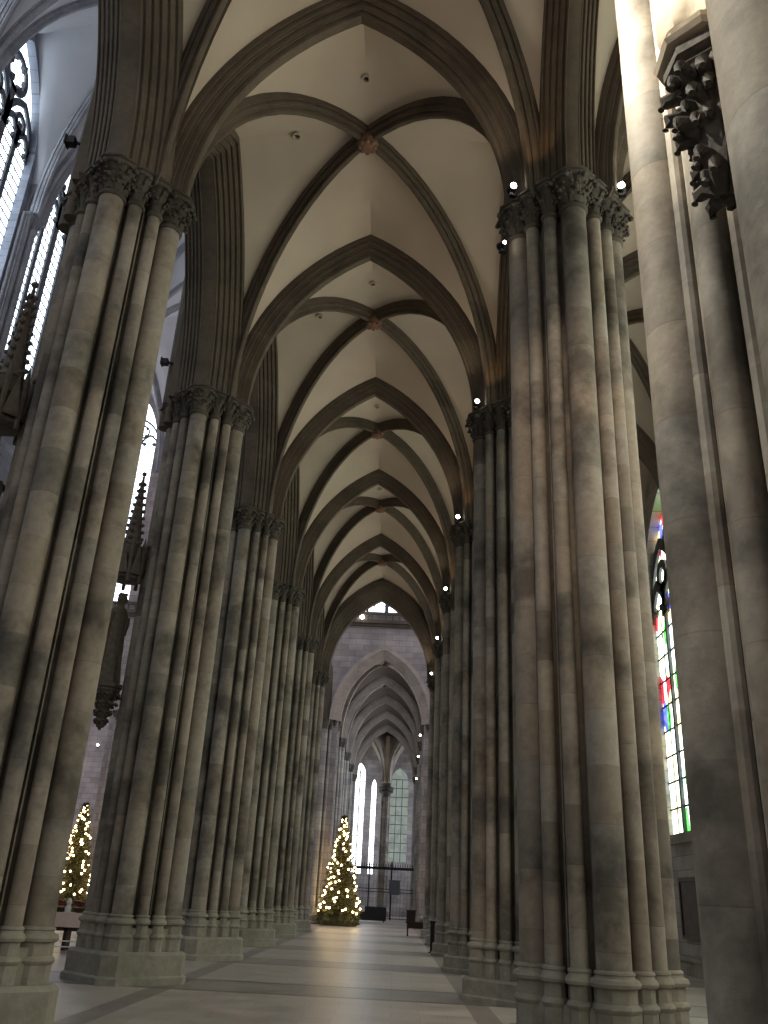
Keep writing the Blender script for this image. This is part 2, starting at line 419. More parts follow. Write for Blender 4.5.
def web_bm(a, b, hT, hW, hD, z0=ZS, nu=18, nt=8, bulge=.10, arcs=None):
    bm = bmesh.new()
    RT = (a*a+hT*hT)/(2*a); RW = (b*b+hW*hW)/(2*b)
    fT = lambda u: math.sqrt(max(0, RT*RT-(a*u+RT-a)**2))
    fW = lambda u: math.sqrt(max(0, RW*RW-(b*u+RW-b)**2))
    fD = lambda u: hD*math.sqrt(max(0, 1-u*u))
    if arcs:   # follow the backs of the bounding arches: (half span, rise, offset) each
        def back(s_, h_, n_):
            R_ = (s_*s_+h_*h_)/(2*s_); return lambda q: math.sqrt(max(0, (R_+n_)**2-(abs(q)+R_-s_)**2))
        gT, gW = back(*arcs[0]), back(*arcs[1]); fT = lambda u: gT(a*u); fW = lambda u: gW(b*u)
    us = [math.cos(PI/2*i/nu) for i in range(nu+1)]; us[-1] = 0
    for kind, f in (('T', fT), ('W', fW)):
        for sg in (-1, 1):
            grid = []
            for sd in (-1, 1):
                seq = us if sd < 0 else us[::-1][1:]
                for u in seq:
                    row = []
                    for j in range(nt+1):
                        t = j/nt; v = u + (1-u)*t
                        z = z0 + fD(u)*(1-t) + f(u)*t + bulge*4*t*(1-t)*(1-u)
                        row.append((sd*a*u, sg*b*v, z) if kind == 'T' else (sg*a*v, sd*b*u, z))
                    x_, y_, z_ = row[-1]
                    row.append((x_, y_+sg*.22, z_) if kind == 'T' else (x_+sg*.42, y_, z_))
                    grid.append(row)
            rings(bm, grid, close=False)
    return bm
P_T = prof_arch(.37, .62, 3)
P_D = prof_arch(.19, .42, 2)
P_N = prof_arch(.78, .74, 5)
P_S = prof_arch(.50, .70, 4)

def solid(o, th=.22):
    md = o.modifiers.new('thickness', 'SOLIDIFY'); md.thickness = th; md.offset = 0
def vault(cx, cy, a, b, hT, hW, hD, label, group, z0=ZS, mats=('web', 'rib'), roundels=True, prof=P_D, drop=.36, arcs=None):
    t = thing('rib_vault', label, 'vault', (cx, cy, 0), group=group)
    w = finish('vault_web', web_bm(a, b, hT, hW, hD, z0, arcs=arcs), M[mats[0]], t, smooth=40)
    for s in (-1, 1):
        finish('diagonal_rib', rib_bm(math.hypot(a, b)-.08, hD, math.atan2(s*b, a), prof, z0, drop=drop), M[mats[1]], t)
    bm = bmesh.new(); z = z0+hD-drop
    lathe(bm, [(.05, z-.14), (.16, z-.12), (.24, z-.05), (.27, z+.03), (.25, z+.12), (.2, z+.3)], 16)
    for i in range(8): ball(bm, (.19*math.cos(i*PI/4), .19*math.sin(i*PI/4), z-.08), .07, 1)
    finish('boss', bm, M['boss'], t)
    if roundels:
        RT = (a*a+hT*hT)/(2*a)
        for sx, sy in ((0, -1), (-1, 0)):
            bm = bmesh.new(); zz = z0 + (hD+max(hT, hW))/2 + .10 - (.0 if sy else .05)
            lathe(bm, [(.07, zz+.05), (.075, zz-.02), (.11, zz-.02), (.12, zz+.05)], 14, cx=sx*a*.5, cy=sy*b*.5)
            finish('roundel', bm, M['web'], t)
    return t
HT, HW, HD = 5.6, 5.5, 6.0
# aisle vaults ahead
VL = ['rib vault directly overhead, only its lower ribs in the top corners of the view',
      'nearest fully visible rib vault of the aisle, boss high in the picture',
      'second fully visible rib vault of the aisle, behind the nearest one',
      'third visible rib vault of the aisle, in the middle of the receding row',
      'fourth visible rib vault of the aisle, with dark reddish boss',
      'farthest rib vault of the aisle, just before the transept arch']
v0 = vault(0, yk(.5), 3.62, 3.42, HT, HW, HD, VL[0], 'rib vaults over the aisle', arcs=((3.0, 5.18, .50), (2.72, 5.0, .60)))
for k in range(1, 6): dup(v0, (0, yk(k+.5), 0), label=VL[k])
# outer aisle vaults on the right
vo = vault((PX+SX)/2+.1, yk(.5), 3.2, 3.42, HT, HW, HD, 'rib vault of the outer right aisle, overhead', 'rib vaults of the outer right aisle', roundels=False, arcs=((2.65, 4.97, .50), (2.72, 5.0, .58)))
for k, lb in ((1, 'outer right aisle vault seen between the two nearest right piers'), (2, 'second outer right aisle vault, just above the stained glass window'),
              (3, 'third outer right aisle vault, behind the one above the stained glass')):
    dup(vo, ((PX+SX)/2+.1, yk(k+.5), 0), label=lb)
# transverse arches across the aisle
AL = ['nearest pointed transverse arch of the aisle, apex at the top edge', 'second pointed transverse arch of the aisle from the camera', 'third pointed transverse arch of the aisle from the camera',
      'fourth pointed transverse arch of the aisle from the camera', 'fifth pointed transverse arch of the aisle from the camera']
bm = arch_bm(3.0, 5.18, P_T); a0 = tag(finish('transverse_arch', bm, M['rib'], None, (0, yk(1), 0)), AL[0], 'arch', 'transverse arches over the aisle')
for k in range(2, 6): dup(a0, (0, yk(k), 0), label=AL[k-1])
tag(finish('transverse_arch', arch_bm(2.85, 4.6, prof_arch(.85, 1.0, 4)), M['rib'], None, (0, yk(6), 0)), 'broad dark last arch of the aisle opening into the transept', 'arch')
# outer aisle transverse arches
bm = arch_bm(2.65, 4.97, P_T); b0 = tag(finish('transverse_arch', bm, M['rib'], None, ((PX+SX)/2+.1, yk(1), 0)), 'arch across the outer right aisle, between the two nearest right piers', 'arch', 'arches across the outer aisle')
for k, lb in ((2, 'second arch across the outer right aisle, above the stained window'), (3, 'third arch across the outer right aisle, dark behind the second')):
    dup(b0, ((PX+SX)/2+.1, yk(k), 0), label=lb)
# arcade arches along the pier rows
LA = ['left arcade arch between the photo edge and the nearest left pier', 'left arcade arch between first and second left piers, dark deep mouldings',
      'left arcade arch between second and third left piers', 'left arcade arch between third and fourth left piers', 'left arcade arch between fourth and fifth left piers', 'left arcade arch between fifth and last left piers']
bm = arch_bm(2.72, 5.0, P_N, axis='y'); c0 = tag(finish('arcade_arch', bm, M['rib'], None, (-PX, yk(.5), 0)), LA[0], 'arch', 'left arcade arches')
for k in range(1, 6): dup(c0, (-PX, yk(k+.5), 0), label=LA[k])
RA = ['right arcade arch between the huge right edge pier and the warm lit pier', 'right arcade arch behind the warm lit right pier', 'right arcade arch between second and third right piers',
      'right arcade arch between third and fourth right piers', 'right arcade arch between fourth and fifth right piers', 'right arcade arch between fifth and last right piers']
bm = arch_bm(2.72, 5.0, P_S, axis='y'); d0 = tag(finish('arcade_arch', bm, M['rib'], None, (PX, yk(.5), 0)), RA[0], 'arch', 'right arcade arches')
for k in range(1, 6): dup(d0, (PX, yk(k+.5), 0), label=RA[k])

# ------------------------------------------------------------------ walls with pointed openings
def arch_wall(bm, mp, u0, u1, z0, z1, cu, s, sill, spring, rise, th, n=12):
    B = lambda a, b, c, d: box(bm, a, b, 0, th, c, d, mp)
    if cu-s > u0: B(u0, cu-s, z0, z1)
    if cu+s < u1: B(cu+s, u1, z0, z1)
    if sill > z0: B(cu-s, cu+s, z0, sill)
    Rr = (s*s+rise*rise)/(2*s)
    f = lambda u: spring + math.sqrt(max(0, Rr*Rr - (abs(u)+Rr-s)**2))
    us = [-s*math.cos(PI/2*i/n) for i in range(n)] + [0] + [s*math.cos(PI/2*i/n) for i in range(n-1, -1, -1)]
    for a, b in zip(us, us[1:]):
        p = [(cu+a, f(a)), (cu+b, f(b)), (cu+b, z1), (cu+a, z1)]
        lo = [bm.verts.new(mp(u, 0, z)) for u, z in p]; hi = [bm.verts.new(mp(u, th, z)) for u, z in p]
        bm.faces.new(lo); bm.faces.new(hi)
        for i, j in ((0, 1), (2, 3)): bm.faces.new((lo[i], lo[j], hi[j], hi[i]))
    return f
def window(idx, mp, cu, s, sill, spring, rise, nl, glass, d0=.3, bars=1.0, head=True, mw=.09, hw=1.0):
    """stone tracery window: nl lights, cusped heads, circles, and leaded glass with iron bars"""
    bm = bmesh.new(); Rr = (s*s+rise*rise)/(2*s)
    f = lambda u: spring + math.sqrt(max(0, Rr*Rr-(abs(u)+Rr-s)**2))
    B = lambda a, b, c, d, e0=d0, e1=d0+.22: box(bm, a, b, e0, e1, c, d, mp)
    lw = 2*s/nl
    for i in range(1, nl):
        u = -s+lw*i; w = mw*1.6 if (nl % 2 == 0 and i == nl//2) else mw
        B(cu+u-w, cu+u+w, sill, min(f(u), spring + (rise*.45 if w > mw else rise*.25)))
    def arc(c, ss, zz, rs, w, dd=.2, n=8):
        R2 = (ss*ss+rs*rs)/(2*ss); fm = math.acos((R2-ss)/R2)
        fm2 = math.acos(max(-1, min(1, (R2-ss)/(R2+w))))
        seq = [(-1, i/n) for i in range(n+1)] + [(1, i/n) for i in range(n-1, -1, -1)]
        def q(sd, t, k):
            r = R2 + (w if k else -0.0); ph = t*(fm2 if k else fm)
            return (c+sd*(ss-R2+r*math.cos(ph)), zz + r*math.sin(ph))
        rings(bm, [[mp(*(lambda p: (p[0], d0, p[1]))(q(sd, t, 0))), mp(*(lambda p: (p[0], d0+dd, p[1]))(q(sd, t, 0))),
                    mp(*(lambda p: (p[0], d0+dd, p[1]))(q(sd, t, 1))), mp(*(lambda p: (p[0], d0, p[1]))(q(sd, t, 1)))] for sd, t in seq])
    def ring(c, zz, r, w, n=18):
        rr = []
        for i in range(n+1):
            a = 2*PI*i/n; rr.append([mp(c+q*math.cos(a), e, zz+q*math.sin(a)) for q, e in ((r-w, d0), (r-w, d0+.2), (r, d0+.2), (r, d0))])
        rings(bm, rr, caps=False)
    if head:
        mh = mw*hw
        for i in range(nl):
            c = cu-s+lw*(i+.5); arc(c, lw/2-mw*.6, spring-.1, lw*.75, mh*1.5)
            for sd in (-1, 1): ball(bm, mp(c+sd*lw*.28, d0+.1, spring+.18*lw), lw*.13, 1)
        if nl >= 4:
            for sd in (-1, 1):
                arc(cu+sd*s/2, s/2-mw, spring+.35, s*.72, mh*1.6)
                ring(cu+sd*s/2, spring+lw*.95, lw*.42, mh*1.2)
                for q in range(4): ball(bm, mp(cu+sd*s/2+lw*.33*math.cos(q*PI/2+.78), d0+.1, spring+lw*.95+lw*.33*math.sin(q*PI/2+.78)), lw*.10, 1)
        rc = min(s*.42, rise*.22); zc = spring+rise*.60
        ring(cu, zc, rc, mh*1.4)
        for q in range(6): ball(bm, mp(cu+rc*.72*math.cos(q*PI/3), d0+.1, zc+rc*.72*math.sin(q*PI/3)), rc*.24, 1)
    t = finish('window_%d' % idx, bm, M['tracery'], kind='structure')
    bm = bmesh.new(); n = 12
    us = [-s*math.cos(PI/2*i/n) for i in range(n)] + [0] + [s*math.cos(PI/2*i/n) for i in range(n-1, -1, -1)]
    for a, b in zip(us, us[1:]):
        bm.faces.new([bm.verts.new(mp(cu+u, d0+.11, z)) for u, z in ((a, sill), (b, sill), (b, f(b)), (a, f(a)))])
    g = finish('glass', bm, M[glass], t, smooth=0)
    bm = bmesh.new(); z = sill+bars
    while z < spring+rise*.3:
        box(bm, cu-s, cu+s, d0+.06, d0+.10, z-.03, z+.03, mp); z += bars
    for i in range(nl):
        u = cu-s+lw*(i+.5); 
        if lw > .9: box(bm, u-.012, u+.012, d0+.07, d0+.10, sill, spring, mp)
    finish('saddle_bars', bm, M['iron'], t)
    return t
WI = 0
# right-hand outer aisle wall, one stained window per bay
mpS = lambda u, d, z: (SX+d, u, z)
bm = bmesh.new()
cs = [yk(k+.5) for k in range(-2, 6)]
for c in cs: arch_wall(bm, mpS, c-BAY/2, c+BAY/2, 0, 19.6, c, 3.15, 4.35, 12.6, 4.6, .9)
finish('wall_right', bm, M['wall_y'], kind='structure', smooth=0)
for c in cs:
    WI += 1; window(WI, mpS, c, 3.15, 4.35, 12.6, 4.6, 4, 'stained', bars=.95, hw=3.2)
bm = bmesh.new()   # sill string course and stone bench
for z0, z1, d in ((4.0, 4.12, .14), (4.12, 4.2, .10), (0, .42, .5), (.42, .52, .58)): box(bm, SX-d, SX+.05, -4, yk(6)+3.7, z0, z1)
finish('trim_1', bm, M['plinth'], kind='structure')
# wall shafts between the windows
bm = bmesh.new()
for dx, dy, r in ((-.16, 0, .19), (-.02, .3, .12), (-.02, -.3, .12)): tube(bm, [(dx, dy, 1.0), (dx, dy, ZC)], r, 14)
me1 = mk(bm, 'shaft', M['pier'])
bm = bmesh.new(); prism(bm, [(.05, -.55), (.05, .55), (-.3, .55), (-.55, .25), (-.55, -.25), (-.3, -.55)], 0, .6); prism(bm, [(.05, -.48), (.05, .48), (-.25, .48), (-.45, .2), (-.45, -.2), (-.25, -.48)], .6, 1.05)
me2 = mk(bm, 'base', M['plinth'])
for k in (2, 3, 4):
    t = thing('wall_shaft', ['', '', 'shafts on outer right wall, nearer side of the visible stained window', 'shafts on outer right wall, far side of the stained window', 'shafts on outer right wall, one bay beyond the stained window'][k], 'wall shaft', (SX, yk(k), 0), group='wall shafts of the outer aisle')
    link('shaft', me1, t); link('base', me2, t)
    for dy, mm in ((0, 'capB'), (.3, 'capS'), (-.3, 'capS')): link('capital', ME[mm], t, (-.16 if dy == 0 else -.02, dy, ZC))

# framed dark painting below the window
t = thing('painting', 'tall dark framed picture hanging on the outer right wall under the window', 'painting', (SX, 30.2, 1.0))
bm = bmesh.new()
for y0, y1, z0, z1 in ((-.95, -.83, 0, 1.9), (.83, .95, 0, 1.9), (-.83, .83, 0, .12), (-.83, .83, 1.78, 1.9)): box(bm, -.09, 0, y0, y1, z0, z1)
finish('frame', bm, M['wood'], t)
bm = bmesh.new(); box(bm, -.045, -.005, -.84, .84, .1, 1.8); finish('canvas', bm, M['canvas'], t)

# ------------------------------------------------------------------ main vessel on the left: clerestory, high vaults
mpN = lambda u, d, z: (NX-d, u, z)
bm = bmesh.new(); bm2 = bmesh.new()
nc = [yk(k+.5) for k in range(-2, 6)]
for c in nc:
    arch_wall(bm, mpN, c-BAY/2, c+BAY/2, 24.5, 45, c, 2.85, 25.8, 36.2, 5.6, 1.0)
    arch_wall(bm2, mpN, c-BAY/2, c+BAY/2, 0, 24.5, c, 2.75, 0, ZS, 5.2, 1.2)
finish('wall_left', bm, M['nave_wall'], kind='structure', smooth=0)
finish('wall_left_arcade', bm2, M['nave_wall'], kind='structure', smooth=0)
for c in nc:
    WI += 1; window(WI, mpN, c, 2.85, 25.8, 36.2, 5.6, 4, 'glass_nave', d0=.35, bars=.55, mw=.17, hw=1.4)
bm = bmesh.new(); box(bm, NX-8, NX-7.4, -9, 48, 0, 20); box(bm, NX-8, NX, -9, 48, 19.6, 20); finish('wall_left_outer', bm, M['nave_wall'], kind='structure', smooth=0)
# shafts between the clerestory windows
bm = bmesh.new()
for dx, dy, r in ((.42, 0, .2), (.28, .36, .14), (.28, -.36, .14), (.12, .66, .10), (.12, -.66, .10)): tube(bm, [(dx, dy, 0), (dx, dy, 33.2)], r, 12)
box(bm, -.1, .3, -.6, .6, 0, 33.2); mns = mk(bm, 'shaft', M['nave_rib'])
bm = capital_mesh(.2, 8); bm3 = capital_mesh(.14, 6)
mc1 = mk(bm, 'capital', M['nave_rib'], 50); mc2 = mk(bm3, 'capital', M['nave_rib'], 50)
for k, lb in ((2, 'tall shafts on the far main vessel wall, left of the big clerestory window'), (3, 'tall shafts on the far wall between the two upper left clerestory windows'), (4, 'tall shafts on the far wall beyond the second upper left window'), (5, 'tall shafts on far main vessel wall, last before the transept')):
    t = thing('wall_shaft', lb, 'wall shaft', (NX, yk(k), 0), group='tall shafts of the main vessel'); link('shaft', mns, t)
    for dx, dy, mm in ((.42, 0, mc1), (.28, .36, mc2), (.28, -.36, mc2)): link('capital', mm, t, (dx, dy, 32.6))
NC = (NX-PX)/2
nv = vault(NC, yk(2.5), 7.1, 3.45, 10.6, 9.2, 11.2, 'x', 'high vaults of the main vessel', z0=33.3, mats=('nave_web', 'nave_rib'), roundels=False, prof=prof_arch(.24, .5, 2))
nv['label'] = 'high rib vault of the main vessel at the extreme upper left corner'
for k, lb in ((3.5, 'high rib vault of main vessel above the two upper left windows'), (4.5, 'high rib vault of main vessel, third towards the transept'), (5.5, 'high rib vault of main vessel, last before the crossing')):
    dup(nv, (NC, yk(k), 0), label=lb)
na = tag(finish('transverse_arch', arch_bm(6.9, 10.3, prof_arch(.45, .8, 3), z0=33.3), M['nave_rib'], None, (NC, yk(3), 0)), 'high transverse arch of main vessel springing between the upper left windows', 'arch', 'high transverse arches')
for k, lb in ((2, 'high transverse arch of the main vessel nearest the camera'), (4, 'high transverse arch of main vessel behind the second clerestory window'), (5, 'high transverse arch of main vessel, fourth from the camera'), (6, 'high arch of main vessel at the crossing')):
    dup(na, (NC, yk(k), 0), label=lb)
# wall over the left arcade
bm = bmesh.new(); mpA = lambda u, d, z: (-PX-.75+d, u, z)
for k in range(-2, 6): c = yk(k+.5); arch_wall(bm, mpA, c-BAY/2, c+BAY/2, ZS+.1, 34, c, 3.2, ZS+.1, ZS+.1, 5.6, 1.2)
finish('wall_arcade', bm, M['rib'], kind='structure', smooth=0)

mpB = lambda u, d, z: (u, -8-d, z)
bm = bmesh.new()
for c, hw, s, si, sp, ri, zt in ((0, PX, 2.6, 6, 13, 4, 45), (8.1, 4.1, 2.2, 6, 13, 4, 45), (NC, 7.52, 5.5, 10, 33, 8, 45), (NX-4, 4, 2.2, 6, 13, 4, 45)):
    arch_wall(bm, mpB, c-hw, c+hw, 0, zt, c, s, si, sp, ri, .8)
finish('wall_back', bm, M['wall_x'], kind='structure', smooth=0)
for c, s, si, sp, ri, nl in ((0, 2.6, 6, 13, 4, 4), (8.1, 2.2, 6, 13, 4, 4), (NC, 5.5, 10, 33, 8, 6)):
    WI += 1; window(WI, mpB, c, s, si, sp, ri, nl, 'glass_back')
bm = bmesh.new(); box(bm, NX-8, NX, -9, 48, 45, 45.3); box(bm, NX, -3, -9, yk(1.4), 45, 45.3); box(bm, NX, -4, -9, -4, 44, 45)
finish('ceiling_main', bm, M['nave_wall'], kind='structure', smooth=0)
# crossing, north transept and the transept's far wall
CV = vault(NC, (yk(6)+YT)/2, 7.1, 7.1, 10.6, 10.6, 11.2, 'great rib vault over the crossing, seen through the gap beside the nearest left pier', None, z0=33.3, mats=('nave_web', 'nave_rib'), roundels=False, prof=prof_arch(.28, .5, 2))
vault(NX-4.0, (yk(6)+YT)/2, 3.6, 7.1, 10.2, 10.6, 11.2, 'rib vault over the left transept arm beyond the crossing', None, z0=33.3, mats=('nave_web', 'nave_rib'), roundels=False, prof=prof_arch(.28, .5, 2))
mpE = lambda u, d, z: (u, YT-.5+d, z)
bm = bmesh.new()
for c in (0, NX-4.1):
    arch_wall(bm, mpE, c-4.1, c+4.1, 0, 21.2, c, 3.15, 0, ZS, 5.15, 1.3, n=16)
    arch_wall(bm, mpE, c-4.1, c+4.1, 21.2, 45, c, 3.0, 21.9, 36.0, 5.8, 1.3)
finish('wall_transept', bm, M['wall_x'], kind='structure', smooth=0)
for c in (0, NX-4.1): WI += 1; window(WI, mpE, c, 3.0, 21.9, 36., 5.8, 4, 'glass_far', d0=.6, bars=.8)
bm = bmesh.new()
for c in (0, NX-4.1):
    box(bm, c-4, c+4, YT-.95, YT-.3, 21.0, 21.25); box(bm, c-4, c+4, YT-.85, YT-.7, 21.7, 21.9); box(bm, c-4, c+4, YT-.75, YT-.3, 20.8, 21.0)
    for i in range(15): tube(bm, [(c-3.7+i*.53, YT-.78, 21.2), (c-3.7+i*.53, YT-.78, 21.75)], .06, 6)
    box(bm, c-3.1, c+3.1, YT+.0, YT+.2, 26.2, 26.7)
finish('trim_2', bm, M['rib'], kind='structure')
tag(finish('arch_moulding', arch_bm(2.95, 4.75, prof_arch(.62, .85, 4)), M['choir_rib'], None, (0, YT-.35, 0)), 'pale moulded arch in the transept wall where the far choir aisle begins', 'arch')
bm = bmesh.new(); box(bm, -PX-1, -PX-.4, YT, 95, 0, 22)
finish('wall_choir_left', bm, M['wall_y'], kind='structure', smooth=0)
bm = bmesh.new(); mpC = lambda u, d, z: (PX+2.2+d, u, z)
for j in range(4): arch_wall(bm, mpC, YT+BAY*j, YT+BAY*(j+1), 0, 22, YT+BAY*(j+.5), 2.6, 5, 12.5, 4.2, .8)
finish('wall_choir_right', bm, M['wall_y'], kind='structure', smooth=0)
for j in range(4): WI += 1; window(WI, mpC, YT+BAY*(j+.5), 2.6, 5, 12.5, 4.2, 3, 'glass_far')  # unseen glowing windows, added to light the choir aisle
bm = bmesh.new(); box(bm, NX-8.2, NX-.5, 78, 79, 0, 22); finish('wall_choir_end', bm, M['wall_x'], kind='structure', smooth=0)

# choir aisle beyond the transept
def far_pier(loc, label):
    t = thing('clustered_pier', label, 'pier', loc, group='choir piers beyond the transept')
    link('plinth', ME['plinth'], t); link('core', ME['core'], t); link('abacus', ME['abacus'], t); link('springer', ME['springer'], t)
    link('shaft_cluster', me_sc, t); link('capital_ring', me_cr, t)
    return t
bm = bmesh.new(); bmc = bmesh.new()
for i in range(12):
    a = i*PI/6; big = i % 3 == 0; r = RB if big else RS; o = OB if big else OS
    tube(bm, [(o*math.cos(a), o*math.sin(a), .6), (o*math.cos(a), o*math.sin(a), ZC)], r, 12)
    lathe(bmc, [(r, ZC), (r*1.2, ZC+.25), (r*1.7, ZC+.5), (r*1.8, ZC+.7)], 8, o*math.cos(a), o*math.sin(a))
    for q in range(5): ball(bmc, ((o+r*1.2*math.cos(q*1.3))*math.cos(a), (o+r*1.2*math.sin(q*1.3))*math.sin(a), ZC+.35), .1, 1)
me_sc = mk(bm, 'shaft_cluster', M['wall_y']); me_cr = mk(bmc, 'capital_ring', M['cap'])
for j in range(5):
    y = YT + BAY*j; nth = ['first', 'second', 'third', 'fourth', 'fifth'][j]
    far_pier((-PX, y, 0), '%s pier on the left of the distant choir aisle, beyond the lit tree' % nth)
    far_pier((PX, y, 0), '%s pier on the right of the distant choir aisle, beyond the small table' % nth)
far_pier((NX, YT, 0), 'crossing pier behind the left fir tree')
CLV = ['nearest', 'second', 'third', 'farthest']
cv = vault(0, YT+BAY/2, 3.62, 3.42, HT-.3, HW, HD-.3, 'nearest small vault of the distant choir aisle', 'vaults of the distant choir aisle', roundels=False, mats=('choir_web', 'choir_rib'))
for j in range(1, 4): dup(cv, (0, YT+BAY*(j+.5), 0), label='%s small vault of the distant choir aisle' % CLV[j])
ca = tag(finish('transverse_arch', arch_bm(2.9, 4.65, P_T), M['choir_rib'], None, (0, YT+BAY, 0)), 'nearest pale arch inside the distant choir aisle', 'arch', 'arches of the distant choir aisle')
for j in range(2, 5): dup(ca, (0, YT+BAY*j, 0), label='%s pale arch inside the distant choir aisle' % CLV[j-1])
# ambulatory end with slender pillar and windows
mpF = lambda u, d, z: (u, 104+d, z)
bm = bmesh.new()
arch_wall(bm, mpF, -7, -2.0, 0, 20, -3.05, .62, 4.2, 15.0, 1.3, .8)
arch_wall(bm, mpF, -2.0, -.2, 0, 20, -1.35, .28, 4.2, 13.6, .9, .8)
arch_wall(bm, mpF, -.2, 7, 0, 20, 1.6, 1.05, 5.6, 14.2, 1.7, .8)
finish('wall_far', bm, M['wall_x'], kind='structure', smooth=0)
for cu, s, si, sp, ri, nl, g in ((-3.05, .62, 4.2, 15., 1.3, 2, 'glass_far'), (-1.35, .28, 4.2, 13.6, .9, 1, 'glass_far'), (1.6, 1.05, 5.6, 14.2, 1.7, 3, 'glass_green')):
    WI += 1; window(WI, mpF, cu, s, si, sp, ri, nl, g, head=False, mw=.04)
bm = bmesh.new(); box(bm, -7, 7, 96, 96.1, 21, 22); arch_wall(bm, lambda u, d, z: (6.3+d, u, z), 93.4, 104.2, 0, 21, 98.8, 2.6, 4, 13, 4, .8); arch_wall(bm, lambda u, d, z: (-6.9-d, u, z), 93.4, 104.2, 0, 21, 99.5, 2.6, 4, 13, 4, .8); finish('wall_ambulatory', bm, M['wall_y'], kind='structure', smooth=0)
for mp_, c_ in ((lambda u, d, z: (6.3+d, u, z), 98.8), (lambda u, d, z: (-6.9-d, u, z), 99.5)): WI += 1; window(WI, mp_, c_, 2.6, 4, 13, 4, 4, 'glass_far')  # side windows out of view, put in to brighten the apse
t = thing('slender_pillar', 'slim round pillar between the distant apse windows', 'pillar', (.15, 98, 0))
bm = bmesh.new(); lathe(bm, [(.40, .9), (.39, 12.0)], 20)
for i in range(4): tube(bm, [(.42*math.cos(i*PI/2+.4), .42*math.sin(i*PI/2+.4), .9), (.42*math.cos(i*PI/2+.4), .42*math.sin(i*PI/2+.4), 12)], .12, 10)
finish('shaft', bm, M['pier'], t)
bm = bmesh.new(); lathe(bm, [(.45, 11.95), (.5, 12.2), (.72, 12.6), (.85, 12.75), (.85, 12.95), (.4, 13.0)], 16)
for i in range(14): ball(bm, (.68*math.cos(i*PI/7), .68*math.sin(i*PI/7), 12.5), .14, 1)
finish('capital', bm, M['cap'], t)
bm = bmesh.new(); lathe(bm, [(1.0, 0), (1.0, .5), (.8, .7), (.75, .9), (.62, .95)], 8); finish('base', bm, M['plinth'], t)
for sx, lb in ((-1, 'fan of ribs left of the slim distant pillar'), (1, 'fan of ribs right of the slim distant pillar')):
    vault(.15+sx*2.1, 95.8, 1.9, 2.3, 5.4, 5.2, 5.9, lb, 'small apse vaults', z0=12.95, mats=('web', 'choir_rib'), roundels=False)
    vault(.15+sx*2.1, 101., 1.9, 2.9, 5.4, 5.2, 5.9, lb.replace('fan of ribs', 'rear fan of ribs'), 'small apse vaults', z0=12.95, mats=('web', 'choir_rib'), roundels=False)

# ------------------------------------------------------------------ floor, and sky-tight roof over the aisles
bm = bmesh.new(); bmesh.ops.create_grid(bm, x_segments=1, y_segments=1, size=1)
for v in bm.verts: v.co = Vector((v.co.x*45-10, v.co.y*62+46, 0))
finish('floor', bm, M['floor'], kind='structure', smooth=0)
bm = bmesh.new()
box(bm, -PX-.3, SX+1, -9, yk(6)+.5, 19.9, 20.2); box(bm, -7.4, 7.4, YT+.8, 105, 19.9, 20.2)
finish('ceiling', bm, M['rib'], kind='structure', smooth=0)

# ------------------------------------------------------------------ statues, consoles, canopies
def console_bm(s=1., lobes=3):
    bm = bmesh.new()
    lathe(bm, [(.30*s, 0), (.36*s, -.02*s), (.36*s, -.10*s), (.31*s, -.13*s), (.33*s, -.17*s), (.27*s, -.24*s), (.22*s, -.30*s), (.16*s, -.5*s), (.10*s, -.8*s), (.03*s, -1.05*s)], 8, rot=PI/8)
    for row in range(4):
        z = -.30*s - row*.19*s; rr = (.26-row*.05)*s
        for i in range(7):
            a = 2*PI*(i+.5*row)/7
            leaf(bm, a, rr*.55, z-.12*s, rr*.75, .17*s, .16*s)
    return bm
def big_console_bm():
    """leafy corbel: moulded top, then a thick bunch of curled leaves tapering down"""
    bm = bmesh.new(); q = random.Random(11)
    lathe(bm, [(.24, 0), (.29, -.02), (.29, -.09), (.24, -.12), (.26, -.16), (.20, -.22), (.17, -.4), (.13, -.65), (.08, -.9), (.02, -1.12)], 8, rot=PI/8)
    for row in range(5):
        z = -.22 - row*.19; rr = .17 - row*.026; n = 7 - row
        for i in range(n):
            a = 2*PI*(i+.5*row)/n + q.uniform(-.35, .35); s = q.uniform(.12, .24); z += q.uniform(-.03, .03)
            ot = q.uniform(.03, .15); tip = Vector((math.cos(a)*(rr+ot), math.sin(a)*(rr+ot), z-.02)); sd = Vector((-math.sin(a), math.cos(a), 0))
            base = Vector((math.cos(a)*rr*.5, math.sin(a)*rr*.5, z-.12))
            for k in (-1, 0, 1):
                e = tip + sd*k*s*.6 + Vector((0, 0, .03*(1-abs(k))))
                tube(bm, [base, base.lerp(e, .55)+Vector((0, 0, .05)), e, e+Vector((math.cos(a)*.02, math.sin(a)*.02, -.06))], [.03, .055, .045, .022], 8)
            ball(bm, tip + Vector((0, 0, -.02)), .035, 1)
    return bm
